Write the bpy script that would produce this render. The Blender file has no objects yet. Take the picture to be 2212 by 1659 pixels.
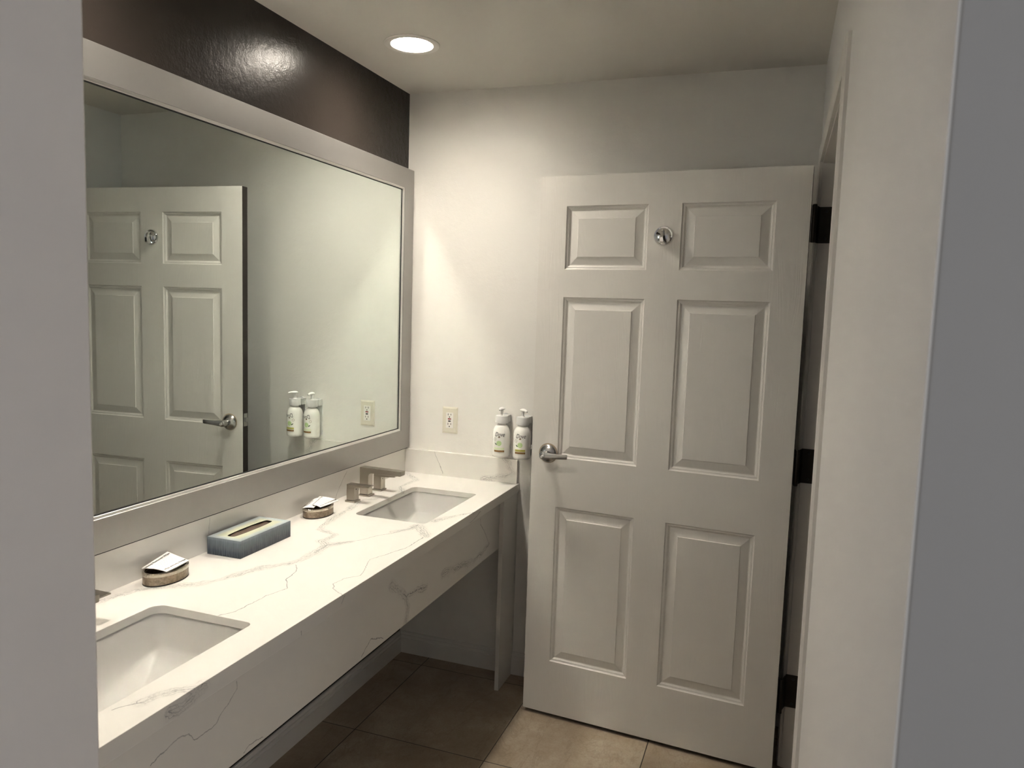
import bpy, bmesh, math, random
from mathutils import Vector, Matrix
random.seed(7)
S = bpy.context.scene
COL = S.collection
PI = math.pi
H = 2.4547            # ceiling height
ZC = 0.834            # worktop height
XR = 1.637            # plane of the right wall
YN = -2.364           # plane where the bathroom ends and the hall starts
XL, YL = 0.806, -2.30 # end of the hall's left wall

# ------------------------------------------------------------------ nodes
class NT:
    def __init__(self, name):
        self.m = bpy.data.materials.new(name); self.m.use_nodes = True
        self.t = self.m.node_tree; self.t.nodes.clear()
        self.out = self.t.nodes.new('ShaderNodeOutputMaterial')
        self.b = self.t.nodes.new('ShaderNodeBsdfPrincipled')
        self.t.links.new(self.b.outputs[0], self.out.inputs[0])
    def n(self, typ, **kw):
        x = self.t.nodes.new(typ)
        for k, v in kw.items(): setattr(x, k, v)
        return x
    def l(self, a, b): self.t.links.new(a, b)
    def put(self, sock, v):
        if isinstance(v, bpy.types.NodeSocket): self.l(v, sock)
        else: sock.default_value = v
    def math(self, op, a, b=None, c=None, clamp=False):
        x = self.n('ShaderNodeMath', operation=op); x.use_clamp = clamp
        self.put(x.inputs[0], a)
        if b is not None: self.put(x.inputs[1], b)
        if c is not None: self.put(x.inputs[2], c)
        return x.outputs[0]
    def vmath(self, op, a, b=None, scale=None):
        x = self.n('ShaderNodeVectorMath', operation=op)
        self.put(x.inputs[0], a)
        if b is not None: self.put(x.inputs[1], b)
        if scale is not None: self.put(x.inputs[3], scale)
        return x.outputs[1] if op in ('DOT_PRODUCT', 'LENGTH', 'DISTANCE') else x.outputs[0]
    def pos(self): return self.n('ShaderNodeNewGeometry').outputs['Position']
    def objc(self): return self.n('ShaderNodeTexCoord').outputs['Object']
    def noise(self, vec, scale, detail=2.0, rough=.5, dist=0.0):
        x = self.n('ShaderNodeTexNoise'); self.l(vec, x.inputs['Vector'])
        x.inputs['Scale'].default_value = scale; x.inputs['Detail'].default_value = detail
        x.inputs['Roughness'].default_value = rough; x.inputs['Distortion'].default_value = dist
        return x
    def ramp(self, fac, stops):
        x = self.n('ShaderNodeValToRGB'); self.l(fac, x.inputs[0]); e = x.color_ramp.elements
        while len(e) < len(stops): e.new(.5)
        for i, (p, c) in enumerate(stops):
            e[i].position = p; e[i].color = (*c, 1) if len(c) == 3 else c
        return x.outputs[0]
    def mix(self, fac, a, b):
        x = self.n('ShaderNodeMix', data_type='RGBA'); self.put(x.inputs[0], fac)
        for s_, v in ((x.inputs[6], a), (x.inputs[7], b)):
            self.put(s_, (*v, 1) if isinstance(v, tuple) and len(v) == 3 else v)
        return x.outputs[2]
    def maprange(self, v, a, b, c=0.0, d=1.0, smooth=False):
        x = self.n('ShaderNodeMapRange'); x.interpolation_type = 'SMOOTHSTEP' if smooth else 'LINEAR'
        self.put(x.inputs[0], v)
        for i, q in enumerate((a, b, c, d)): self.put(x.inputs[i+1], q)
        return x.outputs[0]
    def bump(self, h, strength, dist=.001):
        x = self.n('ShaderNodeBump'); self.l(h, x.inputs['Height'])
        x.inputs['Strength'].default_value = strength; x.inputs['Distance'].default_value = dist
        self.l(x.outputs[0], self.b.inputs['Normal'])
    def set(self, color=None, rough=.5, metal=0.0, **kw):
        if color is not None: self.put(self.b.inputs['Base Color'], (*color, 1) if isinstance(color, tuple) else color)
        self.put(self.b.inputs['Roughness'], rough); self.b.inputs['Metallic'].default_value = metal
        for k, v in kw.items(): self.b.inputs[k.replace('_', ' ')].default_value = v
        return self

def paint(name, color, rough=.5, amp=.25, scale=260, var=.03, spec=.5):
    t = NT(name); p = t.pos()
    n1 = t.noise(p, 3.0, 3); n2 = t.noise(p, scale, 2, .6)
    c2 = tuple(min(1, c*(1-var)) for c in color)
    t.set(t.mix(n1.outputs[0], color, c2), rough)
    t.b.inputs['Specular IOR Level'].default_value = spec
    n3 = t.noise(p, scale*.22, 2, .5)
    t.bump(t.math('ADD', n2.outputs[0], t.math('MULTIPLY', n3.outputs[0], 2.0)), amp, .0008)
    return t.m

def plain(name, color, rough=.5, metal=0.0, var=.04, scale=80, **kw):
    t = NT(name); n = t.noise(t.objc(), scale, 2)
    t.set(t.mix(n.outputs[0], color, tuple(c*(1-var) for c in color)), rough, metal, **kw)
    return t.m

M = {}
M['white_wall'] = paint('white_wall_paint', (.76, .74, .70), .42, .5, 190)
M['ceiling'] = paint('ceiling_paint', (.65, .625, .58), .75, .3, 160)
M['brown_wall'] = paint('dark_brown_wall_paint', (.028, .0225, .019), .25, .5, 190, .05, .22)
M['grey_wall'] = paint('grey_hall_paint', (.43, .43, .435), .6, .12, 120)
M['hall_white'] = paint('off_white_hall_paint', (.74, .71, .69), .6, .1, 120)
M['right_wall'] = paint('right_wall_paint', (.76, .755, .75), .5, .1, 60, .06)
M['trim'] = paint('white_trim_paint', (.70, .68, .645), .38, .05, 90, .03)
M['edge_brown'] = plain('dark_door_edge', (.018, .012, .009), .6)
M['frame'] = plain('satin_silver_frame', (.37, .36, .345), .36, .8, .03, 60)
M['lip'] = plain('bright_inner_lip', (.70, .69, .66), .3, .6)
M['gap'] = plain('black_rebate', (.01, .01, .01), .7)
M['ceramic'] = plain('white_sink_ceramic', (.88, .865, .83), .09, 0, .02, 5)
M['chrome'] = plain('polished_chrome', (.80, .80, .80), .05, 1.0, .02)
M['nickel'] = plain('brushed_nickel', (.42, .385, .335), .30, 1.0, .06, 400)
M['lever'] = plain('satin_chrome', (.46, .455, .45), .27, 1.0, .05)
M['tin'] = None
M['dark_steel'] = plain('bronze_hinge_metal', (.032, .026, .02), .5, .6, .3, 90)
M['black'] = plain('black_plastic', (.008, .008, .008), .5)
M['red'] = plain('red_plastic', (.22, .008, .006), .4)
M['almond'] = plain('almond_cover_plate', (.70, .665, .56), .35, 0, .02)
M['outlet_white'] = plain('white_outlet_face', (.80, .78, .74), .35, 0, .02)
M['bottle'] = plain('white_glossy_bottle', (.84, .83, .79), .12, 0, .02)
M['collar'] = plain('pearl_grey_collar', (.62, .62, .61), .35, 0, .02)
M['pump'] = plain('white_pump_plastic', (.86, .85, .82), .3, 0, .02)
M['ink'] = plain('navy_black_ink', (.008, .008, .02), .5)
M['ink_brown'] = plain('bronze_ink', (.16, .085, .03), .5, 0, .3, 300)
M['ink_grey'] = plain('grey_ink', (.42, .42, .40), .6)
M['leaf'] = plain('dark_leaf_ink', (.01, .05, .018), .5)
M['paper'] = plain('white_packet_paper', (.84, .82, .80), .5, 0, .04, 40)
M['dark_inside'] = plain('dark_brown_tissue', (.10, .065, .045), .8, 0, .4, 40)
M['socket_wood'] = plain('raw_wood_ring', (.40, .32, .23), .8)

t = NT('aged_nickel_tin'); n = t.noise(t.objc(), 90, 5, .7); n2 = t.noise(t.objc(), 25, 3)
t.set(t.ramp(n.outputs[0], [(.3, (.15, .115, .08)), (.7, (.36, .30, .235))]), t.maprange(n2.outputs[0], .3, .7, .26, .46), .9)
M['tin'] = t.m
t = NT('polished_tin_rim'); n = t.noise(t.objc(), 60, 3)
t.set(t.ramp(n.outputs[0], [(.3, (.42, .37, .30)), (.7, (.62, .58, .52))]), .16, 1.0); M['tin_rim'] = t.m

t = NT('silvered_mirror_glass')
t.set((.78, .835, .80), 0.0, 1.0); M['mirror'] = t.m

t = NT('lamp_glow')
e = t.n('ShaderNodeEmission'); e.inputs[0].default_value = (1, .915, .80, 1)
dn_ = t.vmath('DOT_PRODUCT', t.n('ShaderNodeNewGeometry').outputs['Incoming'], (0, 0, -1))   # the lens throws most of its light downwards
t.l(t.math('MULTIPLY', t.math('POWER', t.math('MAXIMUM', dn_, .01), 1.0), 465.0), e.inputs[1])
t.l(e.outputs[0], t.out.inputs[0]); M['glow'] = t.m

# door paint with moulded wood grain
t = NT('white_door_skin'); o = t.objc()
mp = t.n('ShaderNodeMapping'); mp.inputs['Scale'].default_value = (60, 60, 2.6); t.l(o, mp.inputs[0])
g = t.noise(mp.outputs[0], 2.6, 4, .65, 1.3)
mp2 = t.n('ShaderNodeMapping'); mp2.inputs['Scale'].default_value = (16, 16, 2.2); t.l(o, mp2.inputs[0])
w = t.noise(mp2.outputs[0], 1.1, 1, .5)
rings = t.math('SINE', t.math('MULTIPLY', w.outputs[0], 75.0))
t.set(t.mix(t.noise(o, 4, 3).outputs[0], (.72, .695, .65), (.69, .665, .625)), .36)
t.bump(t.math('ADD', g.outputs[0], t.math('MULTIPLY', rings, .30)), .36, .0008)
M['door'] = t.m

# tissue box prints
t = NT('tissue_box_side_print'); o = t.objc()
sx = t.n('ShaderNodeSeparateXYZ'); t.l(o, sx.inputs[0])
base = t.ramp(t.maprange(sx.outputs[2], 0, .052), [(0, (.009, .014, .028)), (.30, (.026, .038, .062)), (.37, (.045, .057, .078)), (.8, (.10, .125, .15)), (1, (.21, .25, .29))])
st = t.math('SINE', t.math('MULTIPLY', t.math('ADD', sx.outputs[0], sx.outputs[1]), 2*PI/.0034))
pn = t.n('ShaderNodeMapping'); pn.inputs['Scale'].default_value = (400, 400, 30); t.l(o, pn.inputs[0])
nn = t.noise(pn.outputs[0], 1, 2)
sm = t.math('MULTIPLY', t.maprange(st, .1, .9), t.maprange(nn.outputs[0], .35, .65, .15, .75))
t.set(t.mix(sm, base, t.mix(.5, base, (.42, .50, .55))), .4); M['box_side'] = t.m
t = NT('tissue_box_top_print'); o = t.objc()
sx = t.n('ShaderNodeSeparateXYZ'); t.l(o, sx.inputs[0])
ex = t.math('SUBTRACT', .0585, t.math('ABSOLUTE', sx.outputs[0])); ey = t.math('SUBTRACT', .118, t.math('ABSOLUTE', sx.outputs[1]))
ed = t.math('ADD', t.math('MINIMUM', ex, t.math('MULTIPLY', ey, .9)), t.math('MULTIPLY', t.math('SUBTRACT', t.noise(o, 25, 2).outputs[0], .5), .012))
t.set(t.ramp(t.maprange(ed, 0, .045), [(0, (.27, .31, .33)), (.28, (.37, .42, .43)), (.5, (.48, .50, .38)), (1, (.54, .54, .37))]), .35)
M['box_top'] = t.m

def two_tone(name, a, b, scale):
    t = NT(name); n = t.noise(t.objc(), scale, 3, .6)
    t.set(t.ramp(n.outputs[0], [(.35, a), (.65, b)]), .4); return t.m
M['cucumber'] = two_tone('cucumber_print', (.42, .60, .26), (.52, .68, .36), 260)
M['band_green'] = two_tone('pale_green_band', (.66, .74, .50), (.76, .80, .62), 300)
M['band_olive'] = two_tone('olive_band', (.42, .40, .08), (.58, .54, .18), 300)
M['bar_brown'] = two_tone('bronze_bar', (.13, .06, .012), (.30, .17, .05), 120)

# floor tiles
t = NT('beige_stone_tiles'); p = t.pos(); sx = t.n('ShaderNodeSeparateXYZ'); t.l(p, sx.inputs[0])
u = t.math('DIVIDE', t.math('SUBTRACT', sx.outputs[0], .156), .5125)
v = t.math('DIVIDE', t.math('ADD', sx.outputs[1], .0925), .547)
def edge(u_, size):
    f = t.math('FRACT', u_); return t.math('MULTIPLY', t.math('MINIMUM', f, t.math('SUBTRACT', 1.0, f)), size)
gd = t.math('MINIMUM', edge(u, .5125), edge(v, .547))
grout = t.maprange(gd, .0012, .0022, 1, 0)
cell = t.n('ShaderNodeCombineXYZ'); t.l(t.math('FLOOR', u), cell.inputs[0]); t.l(t.math('FLOOR', v), cell.inputs[1])
wn = t.n('ShaderNodeTexWhiteNoise'); t.l(cell.outputs[0], wn.inputs['Vector'])
off = t.vmath('ADD', p, t.vmath('SCALE', wn.outputs['Color'], scale=7.0))
n1 = t.noise(off, 3.2, 6, .62, .5); n2 = t.noise(off, 22, 5, .7); mpf = t.n('ShaderNodeMapping'); mpf.inputs['Rotation'].default_value = (0, 0, .9); mpf.inputs['Scale'].default_value = (1, .35, 1); t.l(off, mpf.inputs[0]); n3 = t.noise(mpf.outputs[0], 6.0, 5, .6, .5); n4 = t.noise(off, 160, 3, .7)
c = t.ramp(n1.outputs[0], [(.3, (.25, .19, .13)), (.5, (.36, .29, .21)), (.7, (.47, .40, .31))])
c = t.mix(t.maprange(n2.outputs[0], .35, .7, 0, .40), c, (.27, .20, .14))
vn = t.maprange(t.math('ABSOLUTE', t.math('SUBTRACT', n3.outputs[0], .5)), 0, .012, .30, 0)
c = t.mix(vn, c, (.17, .125, .085))
c = t.mix(t.math('MULTIPLY', wn.outputs['Value'], .18), c, (.24, .18, .12))
c = t.mix(t.maprange(n4.outputs[0], .4, .7, 0, .35), c, (.20, .15, .10))
t.set(t.mix(grout, c, (.03, .02, .015)), t.maprange(n2.outputs[0], .3, .7, .42, .6))
t.bump(t.math('SUBTRACT', t.math('MULTIPLY', n2.outputs[0], .35), t.math('MULTIPLY', grout, 2.0)), .35, .001)
M['tiles'] = t.m

# veined quartz: the veins are polylines in the slab (metres), broken up by noise
LACE=[[(0.053,-1.643,0.834),(0.073,-1.544,0.834),(0.145,-1.475,0.834)],[(0.145,-1.475,0.834),(0.175,-1.451,0.834),(0.208,-1.395,0.834),(0.243,-1.284,0.834),(0.298,-1.215,0.834),(0.303,-1.12,0.834)],[(0.293,-1.229,0.834),(0.3,-1.162,0.834),(0.295,-1.042,0.834),(0.258,-1.009,0.834),(0.257,-0.944,0.834),(0.178,-0.913,0.834),(0.151,-0.805,0.834),(0.131,-0.619,0.834)],[(0.295,-1.042,0.834),(0.341,-0.981,0.834)],[(0.405,-0.835,0.834),(0.436,-0.788,0.834),(0.443,-0.732,0.834)],[(0.443,-0.732,0.834),(0.524,-0.834,0.834)],[(0.041,-0.037,0.834),(0.138,-0.146,0.834),(0.136,-0.273,0.834),(0.188,-0.363,0.834),(0.177,-0.46,0.834),(0.113,-0.527,0.834),(0.138,-0.709,0.834)],[(0.474,-0.668,0.834),(0.504,-0.588,0.834),(0.549,-0.506,0.834)],[(0.501,-1.942,0.834),(0.504,-1.915,0.834),(0.553,-1.862,0.834)],[(0.549,-1.927,0.818),(0.549,-1.895,0.813),(0.549,-1.844,0.823)],[(0.526,-1.065,0.75),(0.526,-0.967,0.687),(0.526,-0.955,0.644),(0.526,-0.964,0.608)],[(0.526,-0.967,0.687),(0.526,-0.828,0.668)],[(0.526,-0.705,0.672),(0.526,-0.436,0.632),(0.526,-0.343,0.636),(0.526,-0.278,0.65)],[(0.49,-0.02,0.933),(0.511,-0.02,0.916),(0.502,-0.02,0.902),(0.529,-0.02,0.882),(0.489,-0.02,0.862),(0.388,-0.02,0.838)]]
THIN=[[(0.472,-1.983,0.834),(0.501,-1.942,0.834)],[(0.303,-1.119,0.834),(0.295,-1.042,0.834),(0.34,-0.98,0.834),(0.405,-0.853,0.834),(0.442,-0.773,0.834),(0.443,-0.731,0.834)],[(0.52,-0.848,0.834),(0.518,-0.965,0.834),(0.477,-1.099,0.834),(0.519,-1.22,0.834),(0.491,-1.268,0.834),(0.482,-1.303,0.834),(0.507,-1.338,0.834),(0.557,-1.363,0.834)],[(0.549,-1.35,0.828),(0.549,-1.361,0.814)],[(0.314,-1.222,0.834),(0.345,-1.265,0.834),(0.36,-1.325,0.834),(0.4,-1.383,0.834),(0.383,-1.438,0.834),(0.382,-1.549,0.834),(0.357,-1.59,0.834),(0.395,-1.613,0.834)],[(0.526,-1.724,0.776),(0.526,-1.724,0.755),(0.526,-1.795,0.712),(0.526,-1.839,0.714),(0.526,-1.856,0.735),(0.526,-1.892,0.742),(0.526,-1.954,0.724)],[(0.526,-1.106,0.611),(0.526,-1.176,0.638),(0.526,-1.225,0.61)],[(0.526,-0.278,0.65),(0.526,-0.316,0.702),(0.526,-0.373,0.75),(0.526,-0.375,0.775)],[(0.549,-1.53,0.808),(0.549,-1.528,0.794)],[(0.526,-1.641,0.606),(0.526,-1.684,0.615),(0.526,-1.704,0.609)],[(0.02,-1.226,0.932),(0.02,-1.233,0.884)],[(0.02,-0.496,0.926),(0.02,-0.577,0.836)],[(0.159,-0.02,0.935),(0.203,-0.02,0.845)],[(0.549,-0.434,0.82),(0.549,-0.532,0.802)]]
t = NT('veined_white_quartz'); p0 = t.pos()
wa = t.noise(p0, 14, 3, .6); wb = t.noise(p0, 70, 3, .7)
wv = t.vmath('ADD', t.vmath('SCALE', t.vmath('SUBTRACT', wa.outputs['Color'], (.5, .5, .5)), scale=.022), t.vmath('SCALE', t.vmath('SUBTRACT', wb.outputs['Color'], (.5, .5, .5)), scale=.008))
tn = t.n('ShaderNodeNewGeometry').outputs['True Normal']     # the wobble stays in the plane of the face
pn_ = t.n('ShaderNodeVectorMath', operation='SCALE'); t.l(tn, pn_.inputs[0]); t.l(t.vmath('DOT_PRODUCT', wv, tn), pn_.inputs[3])
p = t.vmath('ADD', p0, t.vmath('SUBTRACT', wv, pn_.outputs[0]))
def dist_lines(lines, cur0=None):
    cur = None; prev = cur0
    for l_ in lines:
        for a, b in zip(l_[:-1], l_[1:]):
            a = Vector(a); b = Vector(b); ba = b - a
            if ba.length < 1e-5: continue
            if prev is None: pa = t.vmath('SUBTRACT', p, tuple(a))
            else:   # keeps the shader's evaluation in sequence so its stack stays small
                ma = t.n('ShaderNodeVectorMath', operation='MULTIPLY_ADD'); t.l(prev, ma.inputs[0]); ma.inputs[1].default_value = (-1e-7,)*3; ma.inputs[2].default_value = tuple(-a)
                pa = t.vmath('ADD', p, ma.outputs[0])
            h = t.math('DIVIDE', t.vmath('DOT_PRODUCT', pa, tuple(ba)), ba.length_squared, clamp=True)
            sc = t.n('ShaderNodeVectorMath', operation='SCALE'); sc.inputs[0].default_value = tuple(ba); t.l(h, sc.inputs[3])
            d = t.vmath('DISTANCE', pa, sc.outputs[0])
            cur = d if cur is None else t.math('MINIMUM', cur, d)
            prev = cur
    return cur
dT = dist_lines(THIN); dL = dist_lines(LACE, dT)
mod = t.noise(p0, 9, 2)
thin = t.math('MULTIPLY', t.maprange(dT, .0004, .0017, 1, 0, True), t.maprange(mod.outputs[0], .3, .62, .42, .8))
ln = t.noise(p, 24, 4, .60, 1.0); ln2 = t.noise(p, 40, 3, .6, 1.4)
r1 = t.maprange(t.math('ABSOLUTE', t.math('SUBTRACT', ln.outputs[0], .5)), 0, .026, 1, 0)
r2 = t.maprange(t.math('ABSOLUTE', t.math('SUBTRACT', ln2.outputs[0], .5)), 0, .035, .7, 0)
wid = t.maprange(mod.outputs[0], .35, .65, .010, .026)
band = t.maprange(t.math('DIVIDE', dL, wid), .3, 1.0, 1, 0, True)
sw = t.noise(p0, 26, 3, .6)      # strands that run along the vein
st_ = t.math('ABSOLUTE', t.math('SUBTRACT', t.math('FRACT', t.math('ADD', t.math('DIVIDE', dL, .0085), t.math('MULTIPLY', sw.outputs[0], 2.6))), .5))
strand = t.math('MULTIPLY', t.maprange(st_, .0, .13, 1, 0), t.maprange(wa.outputs[0], .36, .54, .25, 1))
lace = t.math('MULTIPLY', t.math('MAXIMUM', strand, t.math('MULTIPLY', t.math('MAXIMUM', r1, r2), .45)), t.math('MULTIPLY', band, .98))
haze = t.math('MULTIPLY', t.maprange(t.math('DIVIDE', dL, wid), 0, 1.3, 1, 0, True), .10)
m = t.math('MAXIMUM', t.math('MAXIMUM', thin, lace), haze)
bas = t.mix(t.noise(p0, 2.5, 3).outputs[0], (.69, .668, .625), (.72, .70, .66))
t.set(t.mix(m, bas, (.13, .13, .14)), .24)
M['quartz'] = t.m

# glass for the added hall window
M['window_glass'] = plain('window_glass', (.9, .95, 1), .02, 0, .0, 5)
M['window_glass'].node_tree.nodes['Principled BSDF'].inputs['Transmission Weight'].default_value = 1.0

# ------------------------------------------------------------------ mesh helpers
WM = {}
def wmat(o): return WM.get(o, Matrix.Identity(4))
def tag(o, label=None, cat=None, group=None, kind=None):
    if label: o['label'] = label
    if cat: o['category'] = cat
    if group: o['group'] = group
    if kind: o['kind'] = kind
    return o
def empty(name, loc, rz=0.0):
    o = bpy.data.objects.new(name, None); COL.objects.link(o); o.empty_display_size = .05
    o.location = loc; o.rotation_euler = (0, 0, rz)
    WM[o] = Matrix.Translation(loc) @ Matrix.Rotation(rz, 4, 'Z'); return o
def thing(name, label, cat, loc, rz=0.0, group=None): return tag(empty(name, loc, rz), label, cat, group)
def obj(name, bm, mat, parent=None, local=False, bevel=0.0, seg=2, smooth=None, origin=None):
    """links bm as one object; bm is in world metres unless local=True (then in its thing's frame)"""
    if parent is not None and not local: bm.transform(wmat(parent).inverted())
    if parent is None and origin is not None: bm.transform(Matrix.Translation(-Vector(origin)))
    bmesh.ops.recalc_face_normals(bm, faces=bm.faces)
    me = bpy.data.meshes.new(name); bm.to_mesh(me); bm.free()
    mats = mat if isinstance(mat, (list, tuple)) else [mat]
    for m_ in mats: me.materials.append(M[m_])
    o = bpy.data.objects.new(name, me); COL.objects.link(o)
    if parent is not None: o.parent = parent; WM[o] = wmat(parent)
    elif origin is not None: o.location = origin; WM[o] = Matrix.Translation(origin)
    if bevel:
        b = o.modifiers.new('bevel', 'BEVEL'); b.width = bevel; b.segments = seg; b.limit_method = 'ANGLE'; b.angle_limit = .6
        b.harden_normals = True
    if smooth is None: smooth = bool(bevel)
    if smooth:
        for f in me.polygons: f.use_smooth = True
        if hasattr(me, 'set_sharp_from_angle'): me.set_sharp_from_angle(angle=.6)
    return o
def BM(): return bmesh.new()
def box(bm, x0, x1, y0, y1, z0, z1, mi=0):
    vs = [bm.verts.new((x, y, z)) for z in (z0, z1) for y in (y0, y1) for x in (x0, x1)]
    for f in ((0, 2, 3, 1), (4, 5, 7, 6), (0, 1, 5, 4), (2, 6, 7, 3), (0, 4, 6, 2), (1, 3, 7, 5)):
        bm.faces.new([vs[i] for i in f]).material_index = mi
    return vs
def bx(*a): b = BM(); box(b, *a); return b
def loft(bm, rings, cap0=True, cap1=True, mi=0):
    R = [[bm.verts.new(p) for p in r] for r in rings]
    n = len(R[0])
    for a, b in zip(R[:-1], R[1:]):
        for i in range(n):
            bm.faces.new((a[i], a[(i+1) % n], b[(i+1) % n], b[i])).material_index = mi
    if cap0: bm.faces.new(list(reversed(R[0]))).material_index = mi
    if cap1: bm.faces.new(R[-1]).material_index = mi
    return R
def lathe(bm, prof, c, axis='z', n=32, cap0=True, cap1=True, mi=0):
    rings = []
    for r, h in prof:
        ring = []
        for i in range(n):
            a = 2*PI*i/n; ca, sa = r*math.cos(a), r*math.sin(a)
            ring.append({'z': (c[0]+ca, c[1]+sa, c[2]+h), 'y': (c[0]+ca, c[1]+h, c[2]+sa), 'x': (c[0]+h, c[1]+ca, c[2]+sa)}[axis])
        rings.append(ring)
    return loft(bm, rings, cap0, cap1, mi)
def rrect(x0, x1, y0, y1, r, z, n=6):
    """rounded rectangle ring; r may be four radii (x0y0, x1y0, x1y1, x0y1)"""
    r = r if isinstance(r, (list, tuple)) else (r,)*4
    pts = []
    for (cx, cy, a0, rr) in ((x0+r[0], y0+r[0], PI, r[0]), (x1-r[1], y0+r[1], 1.5*PI, r[1]), (x1-r[2], y1-r[2], 0, r[2]), (x0+r[3], y1-r[3], .5*PI, r[3])):
        for i in range(n+1):
            a = a0 + .5*PI*i/n; pts.append((cx+rr*math.cos(a), cy+rr*math.sin(a), z))
    return pts
def grid_wall(bm, us, vs, mk, skip):
    V = {}
    for i, u_ in enumerate(us):
        for j, v_ in enumerate(vs): V[i, j] = bm.verts.new(mk(u_, v_))
    for i in range(len(us)-1):
        for j in range(len(vs)-1):
            if (i, j) not in skip: bm.faces.new((V[i, j], V[i+1, j], V[i+1, j+1], V[i, j+1]))

# ------------------------------------------------------------------ room shell
def struct(name, bm, mat, label=None, **kw):
    o = obj(name, bm, mat, **kw); o['kind'] = 'structure'
    if label: o['label'] = label
    return o
struct('floor', bx(-.1, 3.3, -5.1, .1, -.05, 0), 'tiles', 'beige stone tile floor with thin dark joints')
struct('ceiling', bx(-.1, 3.3, -5.1, .1, H+.06, H+.12), 'ceiling')   # slab above the plasterboard
def holed_ceiling():
    b = BM(); holes = [(.29, -.545), (.29, -1.745)]; n = 40
    # plasterboard sheet with two round cut-outs
    cells_x = [-.1, .14, .44, 3.3]; cells_y = [-5.1, -1.895, -1.595, -.695, -.395, .1]
    for i in range(3):
        for j in range(5):
            x0, x1, y0, y1 = cells_x[i], cells_x[i+1], cells_y[j], cells_y[j+1]
            hit = [h for h in holes if x0 < h[0] < x1 and y0 < h[1] < y1]
            if not hit:
                b.faces.new([b.verts.new(q) for q in ((x0, y0, H), (x0, y1, H), (x1, y1, H), (x1, y0, H))]); continue
            cx, cy = hit[0]; inner = []; outer = []
            for k in range(n):
                a = 2*PI*k/n; ca, sa = math.cos(a), math.sin(a)
                inner.append(b.verts.new((cx+.078*ca, cy+.078*sa, H)))
                s = .15/max(abs(ca), abs(sa)); outer.append(b.verts.new((cx+s*ca, cy+s*sa, H)))
            for k in range(n):
                b.faces.new((inner[k], inner[(k+1) % n], outer[(k+1) % n], outer[k]))
    bmesh.ops.remove_doubles(b, verts=b.verts, dist=1e-5)
    return b
bpy.data.objects['ceiling'].name = 'ceiling_slab'
o = struct('ceiling', holed_ceiling(), 'ceiling', 'cream painted ceiling')
sl = bpy.data.objects['ceiling_slab']; sl.parent = o; del sl['kind']

struct('wall_left', bx(-.1, 0, YL, 0, 0, H), 'brown_wall', 'glossy dark brown wall behind the mirror')
struct('wall_back', bx(-.1, 3.3, 0, .1, 0, H), 'white_wall', 'white painted back wall')
b = BM(); T = .12
box(b, XR, XR+T, -.262, 0, 0, H); box(b, XR, XR+T, YN+.001, -1.235, 0, H); box(b, XR, XR+T, -1.235, -.262, 2.075, H)
struct('wall_right', b, 'right_wall', 'white wall beside the open door')
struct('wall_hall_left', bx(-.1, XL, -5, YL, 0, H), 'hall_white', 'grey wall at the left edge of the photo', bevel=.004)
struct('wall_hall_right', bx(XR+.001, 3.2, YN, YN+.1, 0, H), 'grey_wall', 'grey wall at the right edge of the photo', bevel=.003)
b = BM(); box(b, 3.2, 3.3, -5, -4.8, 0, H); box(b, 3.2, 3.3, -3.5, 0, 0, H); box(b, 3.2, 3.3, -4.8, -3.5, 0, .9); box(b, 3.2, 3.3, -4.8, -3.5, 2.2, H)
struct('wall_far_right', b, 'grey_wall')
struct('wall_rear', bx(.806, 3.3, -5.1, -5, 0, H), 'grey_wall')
b = BM()
box(b, 3.23, 3.28, -4.8, -3.5, .9, .95); box(b, 3.23, 3.28, -4.8, -3.5, 2.15, 2.2); box(b, 3.23, 3.28, -4.8, -4.75, .95, 2.15); box(b, 3.23, 3.28, -3.55, -3.5, .95, 2.15); box(b, 3.23, 3.28, -4.17, -4.13, .95, 2.15)
struct('added_window_1', b, 'trim', bevel=.004)  # unseen window, added and placed to bring fill light into the hall

# baseboards: square board with two beads at the top
def baseboard(name, p0, p1, nrm):
    prof = [(0, 0), (.0150, 0), (.0150, .066), (.0115, .0675), (.0115, .0705), (.0145, .072), (.0140, .082), (.0100, .0835), (.0090, .088), (.0085, .093), (.0055, .096), (0, .096)]
    b = BM(); p0 = Vector(p0); p1 = Vector(p1); nv = Vector(nrm)
    R = [[p + nv*d + Vector((0, 0, z)) for d, z in prof] for p in (p0, p1)]
    loft(b, R); return struct(name, b, 'trim')
baseboard('baseboard_left', (0, -2.3, 0), (0, 0, 0), (1, 0, 0))
baseboard('baseboard_back', (.0, 0, 0), (1.62, 0, 0), (0, -1, 0))
baseboard('baseboard_right', (XR, YN+.02, 0), (XR, -1.285, 0), (-1, 0, 0))

# doorway: jamb lining with stop, casing on the bathroom side
b = BM()
box(b, XR+.0005, XR+T+.001, -.275, -.2622, 0, 2.062)
box(b, XR+.0005, XR+T+.001, -1.2348, -1.222, 0, 2.062)
box(b, XR+.0005, XR+T+.001, -1.2348, -.2622, 2.0621, 2.0748)
box(b, XR+.045, XR+.085, -.287, -.275, 0, 2.05); box(b, XR+.045, XR+.085, -1.222, -1.210, 0, 2.05); box(b, XR+.045, XR+.085, -1.222, -.275, 2.05, 2.062)
struct('trim_1', b, 'trim', 'white door lining with stop', bevel=.001)
def casing():
    b = BM(); prof = [(0, 0), (0, .009), (.006, .011), (.012, .0095), (.045, .0125), (.052, .0115), (.057, .007), (.057, 0)]
    y0, y1, z1 = -1.227, -.270, 2.067
    def ring(y, z, dy, dz): return [(XR - d, y + dy*w_, z + dz*w_) for w_, d in prof]
    loft(b, [ring(y0, 0, -1, 0), ring(y0, z1, -1, 1), ring(y1, z1, 1, 1), ring(y1, 0, 1, 0)])
    return b
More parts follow.
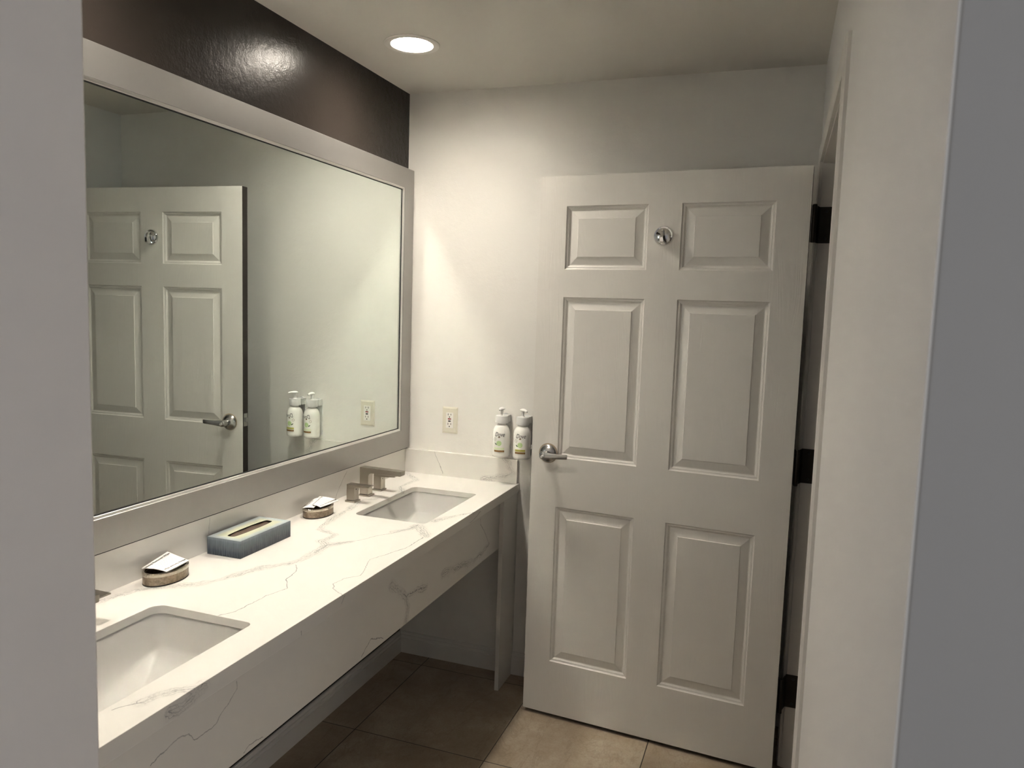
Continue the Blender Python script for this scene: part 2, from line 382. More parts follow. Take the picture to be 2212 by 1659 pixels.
struct('trim_2', casing(), 'trim', 'white moulded casing around the doorway')
struct('trim_3', bx(XR-.004, XR+.02, -1.2235, -1.2205, .945, 1.01), 'lever', 'small steel strike plate on the door jamb')

# ------------------------------------------------------------------ six-panel door
DX, DY, TH, DW, DT = .6858, -.272, -.0758, .926, .037
door = empty('door_1', (DX, DY, 0), TH); door['kind'] = 'structure'
door['label'] = 'open white six-panel door with lever handle and chrome deadbolt'
Z0, Z1 = .016, 2.045
us = [0, .103, .4035, .518, .8215, DW]; vs = [Z0, .225, .829, 1.017, 1.612, 1.712, 1.938, Z1]
holes = {(i, j) for i in (1, 3) for j in (1, 3, 5)}
def skin(ysurf, sgn):
    b = BM(); mk = lambda u_, v_: (u_, ysurf, v_)
    grid_wall(b, us, vs, mk, holes)
    for (i, j) in holes:
        x0, x1, z0, z1 = us[i], us[i+1], vs[j], vs[j+1]
        steps = [(0, 0), (.0022, .0035), (.0055, .0052), (.0085, .0052), (.0115, .0072), (.0145, .0098), (.0175, .0102), (.0430, .0042), (.0437, .0041), (.0452, .0016), (.0465, .0014)]
        rings = [[(x0+d, ysurf+sgn*h, z0+d), (x1-d, ysurf+sgn*h, z0+d), (x1-d, ysurf+sgn*h, z1-d), (x0+d, ysurf+sgn*h, z1-d)] for d, h in steps]
        loft(b, rings, cap0=False, cap1=True)
    bmesh.ops.remove_doubles(b, verts=b.verts, dist=1e-6)
    return b
obj('door_skin', skin(0, 1), 'door', door, local=True)
b = BM()
box(b, .0003, DW-.0003, .0125, DT, Z0+.0003, Z1-.0003)
box(b, .0003, .003, .0003, .0126, Z0+.0003, Z1-.0003); box(b, DW-.003, DW-.0003, .0003, .0126, Z0+.0003, Z1-.0003)
box(b, .003, DW-.003, .0003, .0126, Z0+.0003, Z0+.003); box(b, .003, DW-.003, .0003, .0126, Z1-.003, Z1-.0003)
tag(obj('door_core', b, 'edge_brown', door, local=True), 'dark brown door edge')
# lever handle
h = obj('door_handle', (lambda b: (lathe(b, [(.0, -.0155), (.014, -.0155), (.017, -.0145), (.022, -.0125), (.029, -.009), (.0335, -.005), (.0345, -.001), (.0345, 0)], (.0665, 0, 1.029), 'y', 40, cap0=False), b)[1])(BM()), 'lever', door, local=True, smooth=True)
obj('paint_ring', (lambda b: (lathe(b, [(.0345, -.0012), (.0372, -.0008), (.0376, 0)], (.0665, 0, 1.030), 'y', 24), b)[1])(BM()), 'socket_wood', h, local=True)
b = BM(); lathe(b, [(.0125, -.012), (.0125, -.030), (.0135, -.031), (.0135, -.054), (.012, -.058)], (.0665, 0, 1.029), 'y', 24)
obj('spindle', b, 'lever', h, local=True, smooth=True)
b = BM(); rr = []
for (s, wz, yo, th) in ((-.014, .008, -.052, .010), (-.009, .0135, -.052, .014), (.0, .0145, -.052, .016), (.014, .0130, -.054, .012), (.035, .0105, -.057, .008), (.062, .0095, -.058, .006), (.088, .0092, -.056, .005), (.094, .0085, -.055, .004)):
    cz = 1.029 + .004*max(0, s)/.09
    ring = []
    for k in range(12):
        a = 2*PI*k/12; ca, sa = math.cos(a), math.sin(a)
        ring.append((.0665+s, yo+math.copysign(abs(ca)**.6, ca)*th/2, cz+math.copysign(abs(sa)**.6, sa)*wz))
    rr.append(ring)
loft(b, rr); obj('lever', b, 'lever', h, local=True, smooth=True)
b = BM(); lathe(b, [(.0085, -.058), (.0085, -.0625), (.006, -.0640), (.003, -.0635)], (.0665, 0, 1.029), 'y', 24)
tag(obj('lock_button', b, 'chrome', h, local=True, smooth=True), 'polished round lock button')
# deadbolt
d_ = obj('deadbolt', (lambda b: (lathe(b, [(.003, -.0145), (.012, -.0140), (.020, -.0115), (.0265, -.0085), (.031, -.0095), (.033, -.0075), (.0345, -.003), (.0345, 0)], (.460, 0, 1.828), 'y', 48, cap0=False), b)[1])(BM()), 'chrome', door, local=True, smooth=True)
b = BM(); rr = []
for (zz, wx, y0_, y1_) in ((.021, .004, -.018, -.010), (.016, .0065, -.027, -.010), (.004, .0075, -.034, -.009), (-.010, .0095, -.036, -.009), (-.022, .0110, -.034, -.009), (-.028, .0095, -.028, -.009), (-.030, .0070, -.020, -.009)):
    cx = .460 - .10*(.0 + zz)*.6
    rr.append([(cx-wx, y1_, 1.828+zz), (cx-wx*.8, (y0_+y1_)/2, 1.828+zz), (cx-wx*.55, y0_, 1.828+zz), (cx+wx*.55, y0_, 1.828+zz), (cx+wx*.8, (y0_+y1_)/2, 1.828+zz), (cx+wx, y1_, 1.828+zz)])
loft(b, rr); obj('thumb_turn', b, 'chrome', d_, local=True, bevel=.0018, seg=3)
# latch on the free edge
lp = obj('latch_plate', bx(-.0015, .0005, .006, .031, 1.013, 1.070), 'lever', door, local=True, bevel=.0005)
b = BM(); box(b, -.011, 0, .012, .025, 1.033, 1.051); obj('latch_bolt', b, 'lever', lp, local=True, bevel=.002)
# hinges: leaf on the jamb, leaf on the door edge, knuckle
for zc in (1.865, 1.071, .282):
    b = BM()
    box(b, XR+.0, XR+.068, -.2772, -.2748, zc-.058, zc+.058)
    hj = obj('hinge', b, 'dark_steel', door)
    for (dx_, dz_) in ((.022, .044), (.050, .018), (.050, -.018), (.022, -.044)):
        b = BM(); lathe(b, [(.0048, -.0016), (.0044, -.0024), (.0015, -.0010)], (XR+dx_, -.2760, zc+dz_), 'y', 16)
        obj('screw', b, 'black', hj, smooth=True)
    b = BM(); box(b, DW-.001, DW+.0015, .004, .036, zc-.058, zc+.058)
    obj('hinge_leaf', b, 'dark_steel', hj, local=True)
    b = BM(); lathe(b, [(.006, -.060), (.0072, -.058), (.0072, .058), (.006, .060)], (DW+.0105, .0155+.0, zc), 'z', 16)
    obj('hinge_knuckle', b, 'dark_steel', hj, local=True, smooth=True)
    b = BM(); v1 = door.matrix_world  # web between knuckle and jamb leaf
    P = Matrix.Translation((DX, DY, 0)) @ Matrix.Rotation(TH, 4, 'Z')
    k = P @ Vector((DW+.0105, .0155, 0)); a_ = Vector((XR, -.276, 0)); dd = (a_-k).normalized(); nn_ = Vector((-dd.y, dd.x, 0))*.0012
    loft(b, [[k+nn_+Vector((0, 0, z)), a_+nn_+Vector((0, 0, z)), a_-nn_+Vector((0, 0, z)), k-nn_+Vector((0, 0, z))] for z in (zc-.058, zc+.058)])
    obj('hinge_web', b, 'dark_steel', hj)

# ------------------------------------------------------------------ vanity
van = thing('vanity_counter', 'long white quartz vanity counter with grey veins under the mirror', 'counter', (.27, -1.15, 0))
XC = .549
SK = [(.183, .459, -.713, -.250), (.183, .459, -2.050, -1.587)]
RR = (.028, .018, .018, .028)
def worktop():
    b = BM(); n = 6
    zt, zb = ZC, ZC-.020
    y0, y1 = YL+.004, -.0005; x0, x1 = .0005, XC
    # top and underside as strips with rounded holes
    for z in (zt, zb):
        ys = [y0, -2.09, -1.547, -.753, -.210, y1]
        for j in range(5):
            a_, c_ = ys[j], ys[j+1]
            hole = [s for s in SK if a_ < (s[2]+s[3])/2 < c_]
            X0, X1 = x0, x1
            if not hole:
                b.faces.new([b.verts.new(q) for q in ((X0, a_, z), (X1, a_, z), (X1, c_, z), (X0, c_, z))]); continue
            s = hole[0]; ring = rrect(s[0], s[1], s[2], s[3], RR, z, n)
            inner = [b.verts.new(q) for q in ring]
            # project each ring point to the cell border along its corner
            corners = [(X0, a_), (X1, a_), (X1, c_), (X0, c_)]
            cv = [b.verts.new((cx, cy, z)) for cx, cy in corners]
            m_ = n+1
            for q in range(4):
                seg = inner[q*m_:(q+1)*m_]
                for k in range(n): b.faces.new((cv[q], seg[k], seg[k+1]))
                nx = inner[((q+1)*m_) % (4*m_)]
                b.faces.new((cv[q], seg[-1], nx, cv[(q+1) % 4]))
    for s in SK:
        loft(b, [rrect(*s, RR, zt, n), rrect(*s, RR, zb, n)], False, False)
    # outer faces, with the built-up front edge (36 mm) and back
    zf = ZC-.036
    for quad in (((x1, y0, zf), (x1, y1, zf), (x1, y1, zt), (x1, y0, zt)), ((x1, y0, zf), (x1, y1, zf), (x1-.024, y1, zf), (x1-.024, y0, zf)),
                 ((x1-.024, y0, zf), (x1-.024, y1, zf), (x1-.024, y1, zb), (x1-.024, y0, zb)), ((x0, y0, zb), (x0, y1, zb), (x0, y1, zt), (x0, y0, zt)),
                 ((x0, y0, zb), (x1, y0, zb), (x1, y0, zt), (x0, y0, zt)), ((x0, y1, zb), (x1, y1, zb), (x1, y1, zt), (x0, y1, zt)),
                 ((x1, y0, zf), (x1, y0, zb), (x1-.024, y0, zb), (x1-.024, y0, zf)), ((x1, y1, zf), (x1, y1, zb), (x1-.024, y1, zb), (x1-.024, y1, zf))):
        b.faces.new([b.verts.new(q) for q in quad])
    bmesh.ops.remove_doubles(b, verts=b.verts, dist=1e-6)
    return b
obj('worktop', worktop(), 'quartz', van, bevel=.0014, seg=2)
b = BM(); box(b, .5063, .5262, YL+.004, -.0005, .599, ZC-.0362); obj('apron', b, 'quartz', van, bevel=.0008)
b = BM(); box(b, .5264, .5440, -.170, -.0158, 0, ZC-.0362); box(b, .5264, .5440, -.0159, -.0005, .097, ZC-.0362); obj('side_panel', b, 'quartz', van, bevel=.0008)
b = BM(); box(b, .0005, .020, YL+.004, -.0005, ZC+.0002, .9368); obj('backsplash', b, 'quartz', van, bevel=.0008)
b = BM(); box(b, .0202, .543, -.020, -.0005, ZC+.0002, .9368); obj('backsplash', b, 'quartz', van, bevel=.0008)

def sink(s, label):
    cx, cy = (s[0]+s[1])/2, (s[2]+s[3])/2
    r = thing('sink', label, 'sink', (cx, cy, .64), 0, None)
    x0, x1, y0, y1 = s; b = BM(); zt = ZC-.0204; n = 6
    def rg(d, z, k=1.0): return rrect(x0-d, x1+d, y0-d, y1+d, tuple(max(.004, q*k+d*.5) for q in RR), z, n)
    dr = Vector((cx+.01, cy, .693))
    def rg(d, z, k=1.0, sag=0.0, pull=0.0):
        base = rrect(x0-d, x1+d, y0-d, y1+d, tuple(max(.004, q*k+d*.5) for q in RR), z, n); m1 = n+1; out = []
        for q in range(4):                       # extra points along the straight runs
            seg = base[q*m1:(q+1)*m1]; nx = base[((q+1)*m1) % (4*m1)]; out += seg
            a = seg[-1]; out += [tuple(a[w]+(nx[w]-a[w])*t_/8 for w in range(3)) for t_ in range(1, 8)]
        hy = (y1-y0)/2+d; res = []
        for p_ in out:
            f = max(0.0, 1-abs(p_[1]-cy)/(hy-.012)); sx_ = 1 if p_[0] < cx else -1
            res.append((p_[0]+sx_*pull*f, p_[1], p_[2]-sag*f))
        return res
    rings = [rg(.012, zt), rg(.003, zt), rg(.001, zt-.004), rg(-.004, zt-.018), rg(-.014, zt-.042, 1, .010, .004), rg(-.026, zt-.064, 1.1, .030, .016), rg(-.031, zt-.070, 1.0, .037, .022), rg(-.0345, zt-.0712, .9, .0385, .026)]
    last = rings[-1]
    for f in (.3, .6, .85, 1.0):
        ring = []
        for p_ in last:
            a = math.atan2(p_[1]-dr.y, p_[0]-dr.x); tx, ty = dr.x+.024*math.cos(a), dr.y+.024*math.sin(a)
            ring.append((p_[0]+(tx-p_[0])*f, p_[1]+(ty-p_[1])*f, p_[2]+(dr.z-p_[2])*f))
        rings.append(ring)
    loft(b, rings, False, True)
    inner = list(b.faces)
    ext = bmesh.ops.solidify(b, geom=b.faces[:], thickness=.006)
    basin = obj('basin', b, 'ceramic', r)
    for f in basin.data.polygons: f.use_smooth = True
    basin.data.set_sharp_from_angle(angle=.75)
    b = BM(); lathe(b, [(.0225, .0), (.0225, .0035), (.0200, .0042), (.0150, .0028), (.0145, .0050), (.010, .0068), (.0, .0072)], (dr.x, dr.y, dr.z+.0005), 'z', 28, cap1=False)
    obj('drain', b, 'chrome', r, smooth=True)
    return r
sink(SK[0], 'rectangular white undermount sink nearest the back wall')
sink(SK[1], 'rectangular white undermount sink in the foreground, cut off by the grey wall')

def faucet(y, label):
    r = thing('faucet', label, 'faucet', (.0885, y, ZC))
    b = BM(); box(b, -.0225, .0225, -.0215, .0215, .0001, .007); obj('base_plate', b, 'nickel', r, local=True, bevel=.0012)
    b = BM()
    xb0, xb1, hy = -.0205, .0185, .0165
    pr = [(xb0, .007), (xb1-.002, .007), (xb1-.002, .080), (xb1+.0015, .088), (xb1+.009, .0915), (.152, .0915), (.155, .0945), (.155, .1095), (xb0, .1115)]
    loft(b, [[(x, -hy, z) for x, z in pr], [(x, hy, z) for x, z in pr]])
    sp = obj('spout', b, 'nickel', r, local=True, bevel=.0012)
    b = BM(); box(b, .132, .146, -.008, .008, .0895, .0916); obj('aerator', b, 'black', sp, local=True)
    for sy in (-.0985, .0985):
        b = BM(); box(b, -.0165, .0165, sy-.0165, sy+.0165, .007, .056)
        hd = obj('handle', b, 'nickel', r, local=True, bevel=.001)
        b = BM(); box(b, -.0205, .0205, sy-.0205, sy+.0205, .0001, .0068); obj('handle_base', b, 'nickel', hd, local=True, bevel=.001)
        b = BM(); pr = [(-.0165, .0562), (.012, .0562), (.074, .0605), (.078, .0625), (.078, .0655), (-.0165, .0665)]
        loft(b, [[(x, sy-.0165, z) for x, z in pr], [(x, sy+.0165, z) for x, z in pr]])
        obj('lever', b, 'nickel', hd, local=True, bevel=.0008)
        b = BM(); lathe(b, [(.0022, -.0003), (.0022, .0006)], (.0165, sy-.004, .048), 'x', 12)
        obj('set_screw', b, 'black', hd, local=True)
    return r
faucet(-.4645, 'square brushed nickel faucet with two lever handles behind the far sink')
faucet(-1.818, 'square brushed nickel faucet at the foreground sink, mostly hidden by the grey wall')

# ------------------------------------------------------------------ mirror
mr = thing('wall_mirror', 'large wall mirror in a wide silver frame above the counter', 'mirror', (0, -1.15, .943))
YO, YI, ZB, ZT, ZIB, ZIT = -.006, -.0865, .9425, 2.1345, 1.0265, 2.0535
def ringframe(y1, z0, z1, yi, zi0, zi1, prof):
    """closed frame swept along the four sides: prof = (fraction outer->inner, x)"""
    b = BM(); yl = YL+.001; yli = yl+.0805
    rings = []
    for f, off, x in prof:
        a = [(x, yl+(yli-yl)*f+off, z0+(zi0-z0)*f+off), (x, y1+(yi-y1)*f-off, z0+(zi0-z0)*f+off), (x, y1+(yi-y1)*f-off, z1+(zi1-z1)*f-off), (x, yl+(yli-yl)*f+off, z1+(zi1-z1)*f-off)]
        rings.append(a)
    loft(b, rings, False, False)
    return b
b = ringframe(YO, ZB, ZT, YI, ZIB, ZIT, [(0, 0, .0205), (0, 0, .0305), (0, .0015, .032), (1, 0, .032), (1, .0008, .0312), (1, .0008, .0295)])
obj('frame', b, 'frame', mr, smooth=False)
b = ringframe(YO, ZB, ZT, YI, ZIB, ZIT, [(1, .0008, .0296), (1, .0012, .0286), (1, .0075, .0270), (1, .0082, .0262), (1, .0082, .0235)])
tag(obj('inner_lip', b, 'lip', mr), 'bright narrow inner lip')
b = ringframe(YO, ZB, ZT, YI, ZIB, ZIT, [(1, .0082, .0236), (1, .0112, .0222), (1, .0112, .0212)])
obj('rebate', b, 'gap', mr)
b = BM(); box(b, .0005, .021, YL+.02, YI-.002, ZIB+.002, ZIT-.002); obj('mirror_glass', b, 'mirror', mr)
b = BM(); box(b, .0004, .0225, YL+.005, YO-.001, .9372, ZIB-.04); box(b, .0004, .0206, YL+.002, YO-.001, ZIT-.002, ZT-.001); box(b, .0004, .0206, YI-.002, YO-.0005, ZIB+.002, ZIT-.002)  # lowest box also shows below the frame as a dark strip
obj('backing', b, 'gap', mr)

# ------------------------------------------------------------------ outlet
ot = thing('wall_outlet', 'almond wall outlet with red and black buttons on the back wall', 'outlet', (.2238, 0, 1.0768))
b = BM(); w2, h2 = .0355, .0575
loft(b, [[(-w2, -.0003, -h2), (w2, -.0003, -h2), (w2, -.0003, h2), (-w2, -.0003, h2)], [(-w2, -.002, -h2), (w2, -.002, -h2), (w2, -.002, h2), (-w2, -.002, h2)],
         [(-w2+.0065, -.006, -h2+.0065), (w2-.0065, -.006, -h2+.0065), (w2-.0065, -.006, h2-.0065), (-w2+.0065, -.006, h2-.0065)]])
obj('cover_plate', b, 'almond', ot, local=True)
b = BM(); box(b, -.0168, .0168, -.0085, -.005, -.0335, .0335); rc = obj('receptacle', b, 'outlet_white', ot, local=True, bevel=.0008)
tag(rc, 'white receptacle face')
for sz in (1, -1):
    zz = .0255 if sz > 0 else -.0155
    for sx_, hh in ((-.0064, .0042), (.0064, .0036)):
        b = BM(); box(b, sx_-.0012, sx_+.0012, -.0087, -.008, zz-hh, zz+hh); obj('slot', b, 'black', rc, local=True)
    b = BM(); lathe(b, [(.0026, -.0003), (.0026, 0)], (0, -.0084, zz-.0110), 'y', 16); obj('slot', b, 'black', rc, local=True)
b = BM(); box(b, -.0072, .0072, -.0095, -.0083, .0035, .0090); tag(obj('reset_button', b, 'red', rc, local=True, bevel=.0004), 'red button')
b = BM(); box(b, -.0060, .0060, -.0095, -.0083, -.0060, -.0005); tag(obj('test_button', b, 'black', rc, local=True, bevel=.0004), 'black button')
for zz in (.0480, -.0480):
    b = BM(); lathe(b, [(.0028, -.0004), (.0024, -.0012), (.0005, -.0013)], (0, -.0058, zz), 'y', 14); obj('screw', b, 'almond', ot, local=True, smooth=True)

# ------------------------------------------------------------------ soap dispensers
def text_mesh(s, size, shear=0.0, bold=False):
    cu = bpy.data.curves.new('lettering', 'FONT'); cu.body = s; cu.size = size; cu.shear = shear; cu.align_x = 'CENTER'; cu.align_y = 'CENTER'
    cu.resolution_u = 4
    if bold: cu.offset = size*.018
    to = bpy.data.objects.new('lettering', cu); COL.objects.link(to)
    dg = bpy.context.evaluated_depsgraph_get(); me = bpy.data.meshes.new_from_object(to.evaluated_get(dg))
    b = BM(); b.from_mesh(me); bpy.data.objects.remove(to); bpy.data.curves.remove(cu); bpy.data.meshes.remove(me)
    return b
RB = .0365
def bend(b, s0, z0, a0, r):
    bmesh.ops.triangulate(b, faces=b.faces)
    bmesh.ops.subdivide_edges(b, edges=[e for e in b.edges if e.calc_length() > .003], cuts=2)
    for v in b.verts:
        s, z = v.co.x + s0, v.co.y + z0; a = a0 + s/RB - PI/2
        v.co = Vector((r*math.cos(a), r*math.sin(a), z))
    return b
def patch(s0, s1, z0, z1, a0, r, n=14):
    b = BM(); P_ = []
    for i in range(n+1):
        a = a0 + (s0+(s1-s0)*i/n)/RB - PI/2; P_.append((b.verts.new((r*math.cos(a), r*math.sin(a), z0)), b.verts.new((r*math.cos(a), r*math.sin(a), z1))))
    for p_, q in zip(P_[:-1], P_[1:]): b.faces.new((p_[0], q[0], q[1], p_[1]))
    return b
def flat_poly(pts):
    b = BM(); b.faces.new([b.verts.new((x, y, 0)) for x, y in pts]); return b
def disc(r, n=24): return [(r*math.cos(2*PI*i/n), r*math.sin(2*PI*i/n)) for i in range(n)]
def soap(cx, label, nozzle, band, group='soap dispensers on the back wall'):
    zb = .9525
    r = thing('soap_dispenser', label, 'soap dispenser', (cx, -.055, zb))
    b = BM()
    lathe(b, [(.0, .0), (.031, .0), (.0345, .002), (.0350, .006), (RB, .008), (RB, .095), (.0358, .104), (.0335, .114), (.030, .122), (.0255, .129), (.0205, .1335), (.0175, .1345), (.0175, .141)], (0, 0, 0), 'z', 48, cap0=False)
    bt = obj('bottle', b, 'bottle', r, local=True, smooth=True)
    b = BM(); lathe(b, [(.0255, .1405), (.0262, .1415), (.0262, .1700), (.0255, .1712), (.0235, .1720), (.010, .1722)], (0, 0, 0), 'z', 40); obj('collar', b, 'collar', r, local=True, smooth=True)
    b = BM()
    rings = [rrect(-.0215, .0215, .020, .0545, .004, z, 3) for z in (.1415, .1705)]
    loft(b, rings)
    pts = [(-.0235, .006), (.0235, .006)] + [(.0235*math.cos(a), .150+.0255*math.sin(a)) for a in [PI*i/12 for i in range(13)]]
    loft(b, [[(x, .0545, z) for x, z in pts], [(x, .0485, z) for x, z in pts]])
    obj('wall_bracket', b, 'collar', r, local=True, bevel=.001)
    b = BM(); lathe(b, [(.0105, .1718), (.0085, .1735), (.0058, .176), (.0048, .187), (.0060, .188), (.0060, .195)], (0, 0, 0), 'z', 24)
    pm = obj('pump', b, 'pump', r, local=True, smooth=True)
    d = Vector(nozzle).normalized(); q = Vector((-d.y, d.x)); b = BM(); rr = []
    for (s, w_, z0, z1) in ((-.0140, .0030, .1975, .2010), (-.0115, .0085, .1955, .2040), (-.004, .0120, .1940, .2065), (.006, .0115, .1945, .2062), (.016, .0075, .1955, .2045), (.024, .0048, .1950, .2020), (.030, .0038, .1938, .1995)):
        ring = []
        for k in range(12):
            a = 2*PI*k/12; p_ = d*s + q*(w_*math.cos(a)); ring.append((p_.x, p_.y, (z0+z1)/2+(z1-z0)/2*math.sin(a)))
        rr.append(ring)
    loft(b, rr); pn_ = obj('pump_nozzle', b, 'pump', pm, local=True, smooth=True)
    b = BM(); e_ = d*.0303; rr = []
    ring0 = [((d*.0300+q*(.0022*math.cos(2*PI*k/10))).x, (d*.0300+q*(.0022*math.cos(2*PI*k/10))).y, .1966+.0018*math.sin(2*PI*k/10)) for k in range(10)]
    ring1 = [(x+d.x*.0006, y+d.y*.0006, z) for x, y, z in ring0]
    loft(b, [ring0, ring1]); obj('nozzle_hole', b, 'black', pn_, local=True)
    A = .11; R1 = RB+.0003
    tb = text_mesh('Dove', .0185, .33, False)
    tb.transform(Matrix.Diagonal((1.02, 1.38, 1, 1)))
    obj('lettering', bend(tb, .001, .099-.0025, A, R1), 'ink', bt, local=True)
    drop = [(.0050*math.cos(2*PI*i/20), .0028*math.sin(2*PI*i/20)*abs(math.cos(PI*i/20*1.0))**.0*(1-abs(math.cos(2*PI*i/20))**3)) for i in range(20)]
    drop = [(-.0052, -.0002), (-.0025, .0020), (.0008, .0030), (.0030, .0016), (.0055, .0006), (.0030, -.0012), (.0008, -.0026), (-.0022, -.0020)]
    obj('emblem', bend(flat_poly(drop), -.0005, .0855, A, R1), 'ink_brown', bt, local=True)
    b = BM(); o1 = [b.verts.new((x, y, 0)) for x, y in disc(.0056, 20)]; o2 = [b.verts.new((x, y, 0)) for x, y in disc(.0046, 20)]
    for k in range(20): b.faces.new((o1[k], o1[(k+1) % 20], o2[(k+1) % 20], o2[k]))
    obj('seal', bend(b, -.0195, .0765, A, R1), 'ink_brown', bt, local=True)
    obj('cucumber_slice', bend(flat_poly(disc(.0108)), -.0005, .0605, A, R1), 'cucumber', bt, local=True)
    lf = [(-.0075, .0040), (-.0035, .0030), (.0010, .0010), (.0040, -.0045), (-.0005, -.0035), (-.0045, -.0005)]
    obj('leaf_print', bend(flat_poly(lf), -.0130, .0570, A, R1+.0001), 'leaf', bt, local=True)
    obj('colour_band', patch(-.0225, .0215, .0335, .0425, A, R1), band, bt, local=True)
    obj('bronze_bar', patch(-.0225, .0225, .0240, .0318, A, R1), 'bar_brown', bt, local=True)
    tb = text_mesh('48 fl oz  water lotion', .0040); obj('small_print', bend(tb, 0, .0205, A, R1), 'ink_grey', bt, local=True) if False else tb.free()
    b = BM()
    for k in range(9):
        x = -.019+k*.0048; box(b, x, x+.0034, .0203, .0216, -.0001, .0001)
    obj('small_print', bend(b, 0, 0, A, R1), 'ink_grey', bt, local=True)
    return r
soap(.4815, 'white pump soap bottle on the back wall, left one, with a pale green label band', (0.0, -1.0), 'band_green')
soap(.5725, 'white pump soap bottle next to the door edge, right one, with an olive yellow band', (.78, -.63), 'band_olive')

# ------------------------------------------------------------------ tissue box
tb_ = thing('tissue_box', 'blue-grey striped tissue box with an oval opening on the counter', 'tissue box', (.0885, -1.1345, ZC), .010)
bw, bl_, bh = .0575, .1170, .0505
b = BM()
for q in (((-bw, -bl_), (bw, -bl_)), ((bw, -bl_), (bw, bl_)), ((bw, bl_), (-bw, bl_)), ((-bw, bl_), (-bw, -bl_))):
    b.faces.new([b.verts.new(v) for v in ((*q[0], .0003), (*q[1], .0003), (*q[1], bh), (*q[0], bh))])
b.faces.new([b.verts.new(v) for v in ((-bw, -bl_, .0003), (bw, -bl_, .0003), (bw, bl_, .0003), (-bw, bl_, .0003))])
bmesh.ops.remove_doubles(b, verts=b.verts, dist=1e-6)
obj('carton', b, 'box_side', tb_, local=True)
b = BM(); N = 48; inn = []; outr = []
for k in range(N):
    a = 2*PI*k/N; ca, sa = math.cos(a), math.sin(a)
    inn.append(b.verts.new((.0180*math.copysign(abs(ca)**.38, ca), .0900*math.copysign(abs(sa)**.9, sa), bh+.0004)))
    s = min(bw/max(abs(ca), 1e-6), bl_/max(abs(sa), 1e-6)); outr.append(b.verts.new((s*ca, s*sa, bh+.0004)))
for k in range(N): b.faces.new((inn[k], inn[(k+1) % N], outr[(k+1) % N], outr[k]))
cn = [b.verts.new((sx_*bw, sy_*bl_, bh+.0004)) for sx_, sy_ in ((1, 1), (-1, 1), (-1, -1), (1, -1))]
for c_ in cn:
    near = sorted(range(N), key=lambda k: (outr[k].co-c_.co).length)[:4]
    for k in range(N):
        v1, v2 = outr[k], outr[(k+1) % N]
        if (abs(abs(v1.co.x)-bw) < 1e-5) != (abs(abs(v2.co.x)-bw) < 1e-5) and v1.co.x*c_.co.x > 0 and v1.co.y*c_.co.y > 0:
            b.faces.new((v1, v2, c_))
tp = obj('carton_top', b, 'box_top', tb_, local=True); tag(tp, 'pale yellow and blue printed top')
b = BM(); nx_, ny_ = 8, 30; G = {}
for i in range(nx_+1):
    for j in range(ny_+1):
        x = -.024+.048*i/nx_; y = -.098+.196*j/ny_
        G[i, j] = b.verts.new((x, y, bh-.0055-.002*math.cos(x*120)+.0015*math.sin(y*90+x*40)))
for i in range(nx_):
    for j in range(ny_): b.faces.new((G[i, j], G[i+1, j], G[i+1, j+1], G[i, j+1]))
obj('tissue', b, 'dark_inside', tb_, local=True, smooth=True)

# ------------------------------------------------------------------ oval tins with wipe packets
def oval(a, b_, z, n=56, cx=0, cy=0): return [(cx+b_*math.cos(2*PI*i/n), cy+a*math.sin(2*PI*i/n), z) for i in range(n)]
def tin(loc, label, rz):
    r = thing('soap_dish', label, 'soap dish', loc, rz)
    A_, B_ = .0640, .0445; b = BM()
    loft(b, [oval(A_-.001, B_-.001, .0027), oval(A_, B_, .0031), oval(A_, B_, .0235), oval(A_-.0008, B_-.0008, .0240), oval(A_-.0012, B_-.0012, .0235), oval(A_-.0012, B_-.0012, .003)])
    obj('body', b, 'tin', r, local=True, smooth=True)
    b = BM(); loft(b, [oval(A_+.0004, B_+.0004, .0001), oval(A_+.0004, B_+.0004, .0026)]); obj('base_shadow', b, 'black', r, local=True)  # black base drawn as the shadow line under the dish
    b = BM(); loft(b, [oval(A_+.0006, B_+.0006, .0240), oval(A_+.0012, B_+.0012, .0250), oval(A_+.0008, B_+.0008, .0315), oval(A_-.001, B_-.001, .0335), oval(A_-.004, B_-.004, .0338), oval(A_-.0055, B_-.0055, .0325), oval(A_-.006, B_-.006, .029), oval(A_-.0015, B_-.0015, .0245)], False, False)
    obj('rim', b, 'tin_rim', r, local=True, smooth=True)
    return r
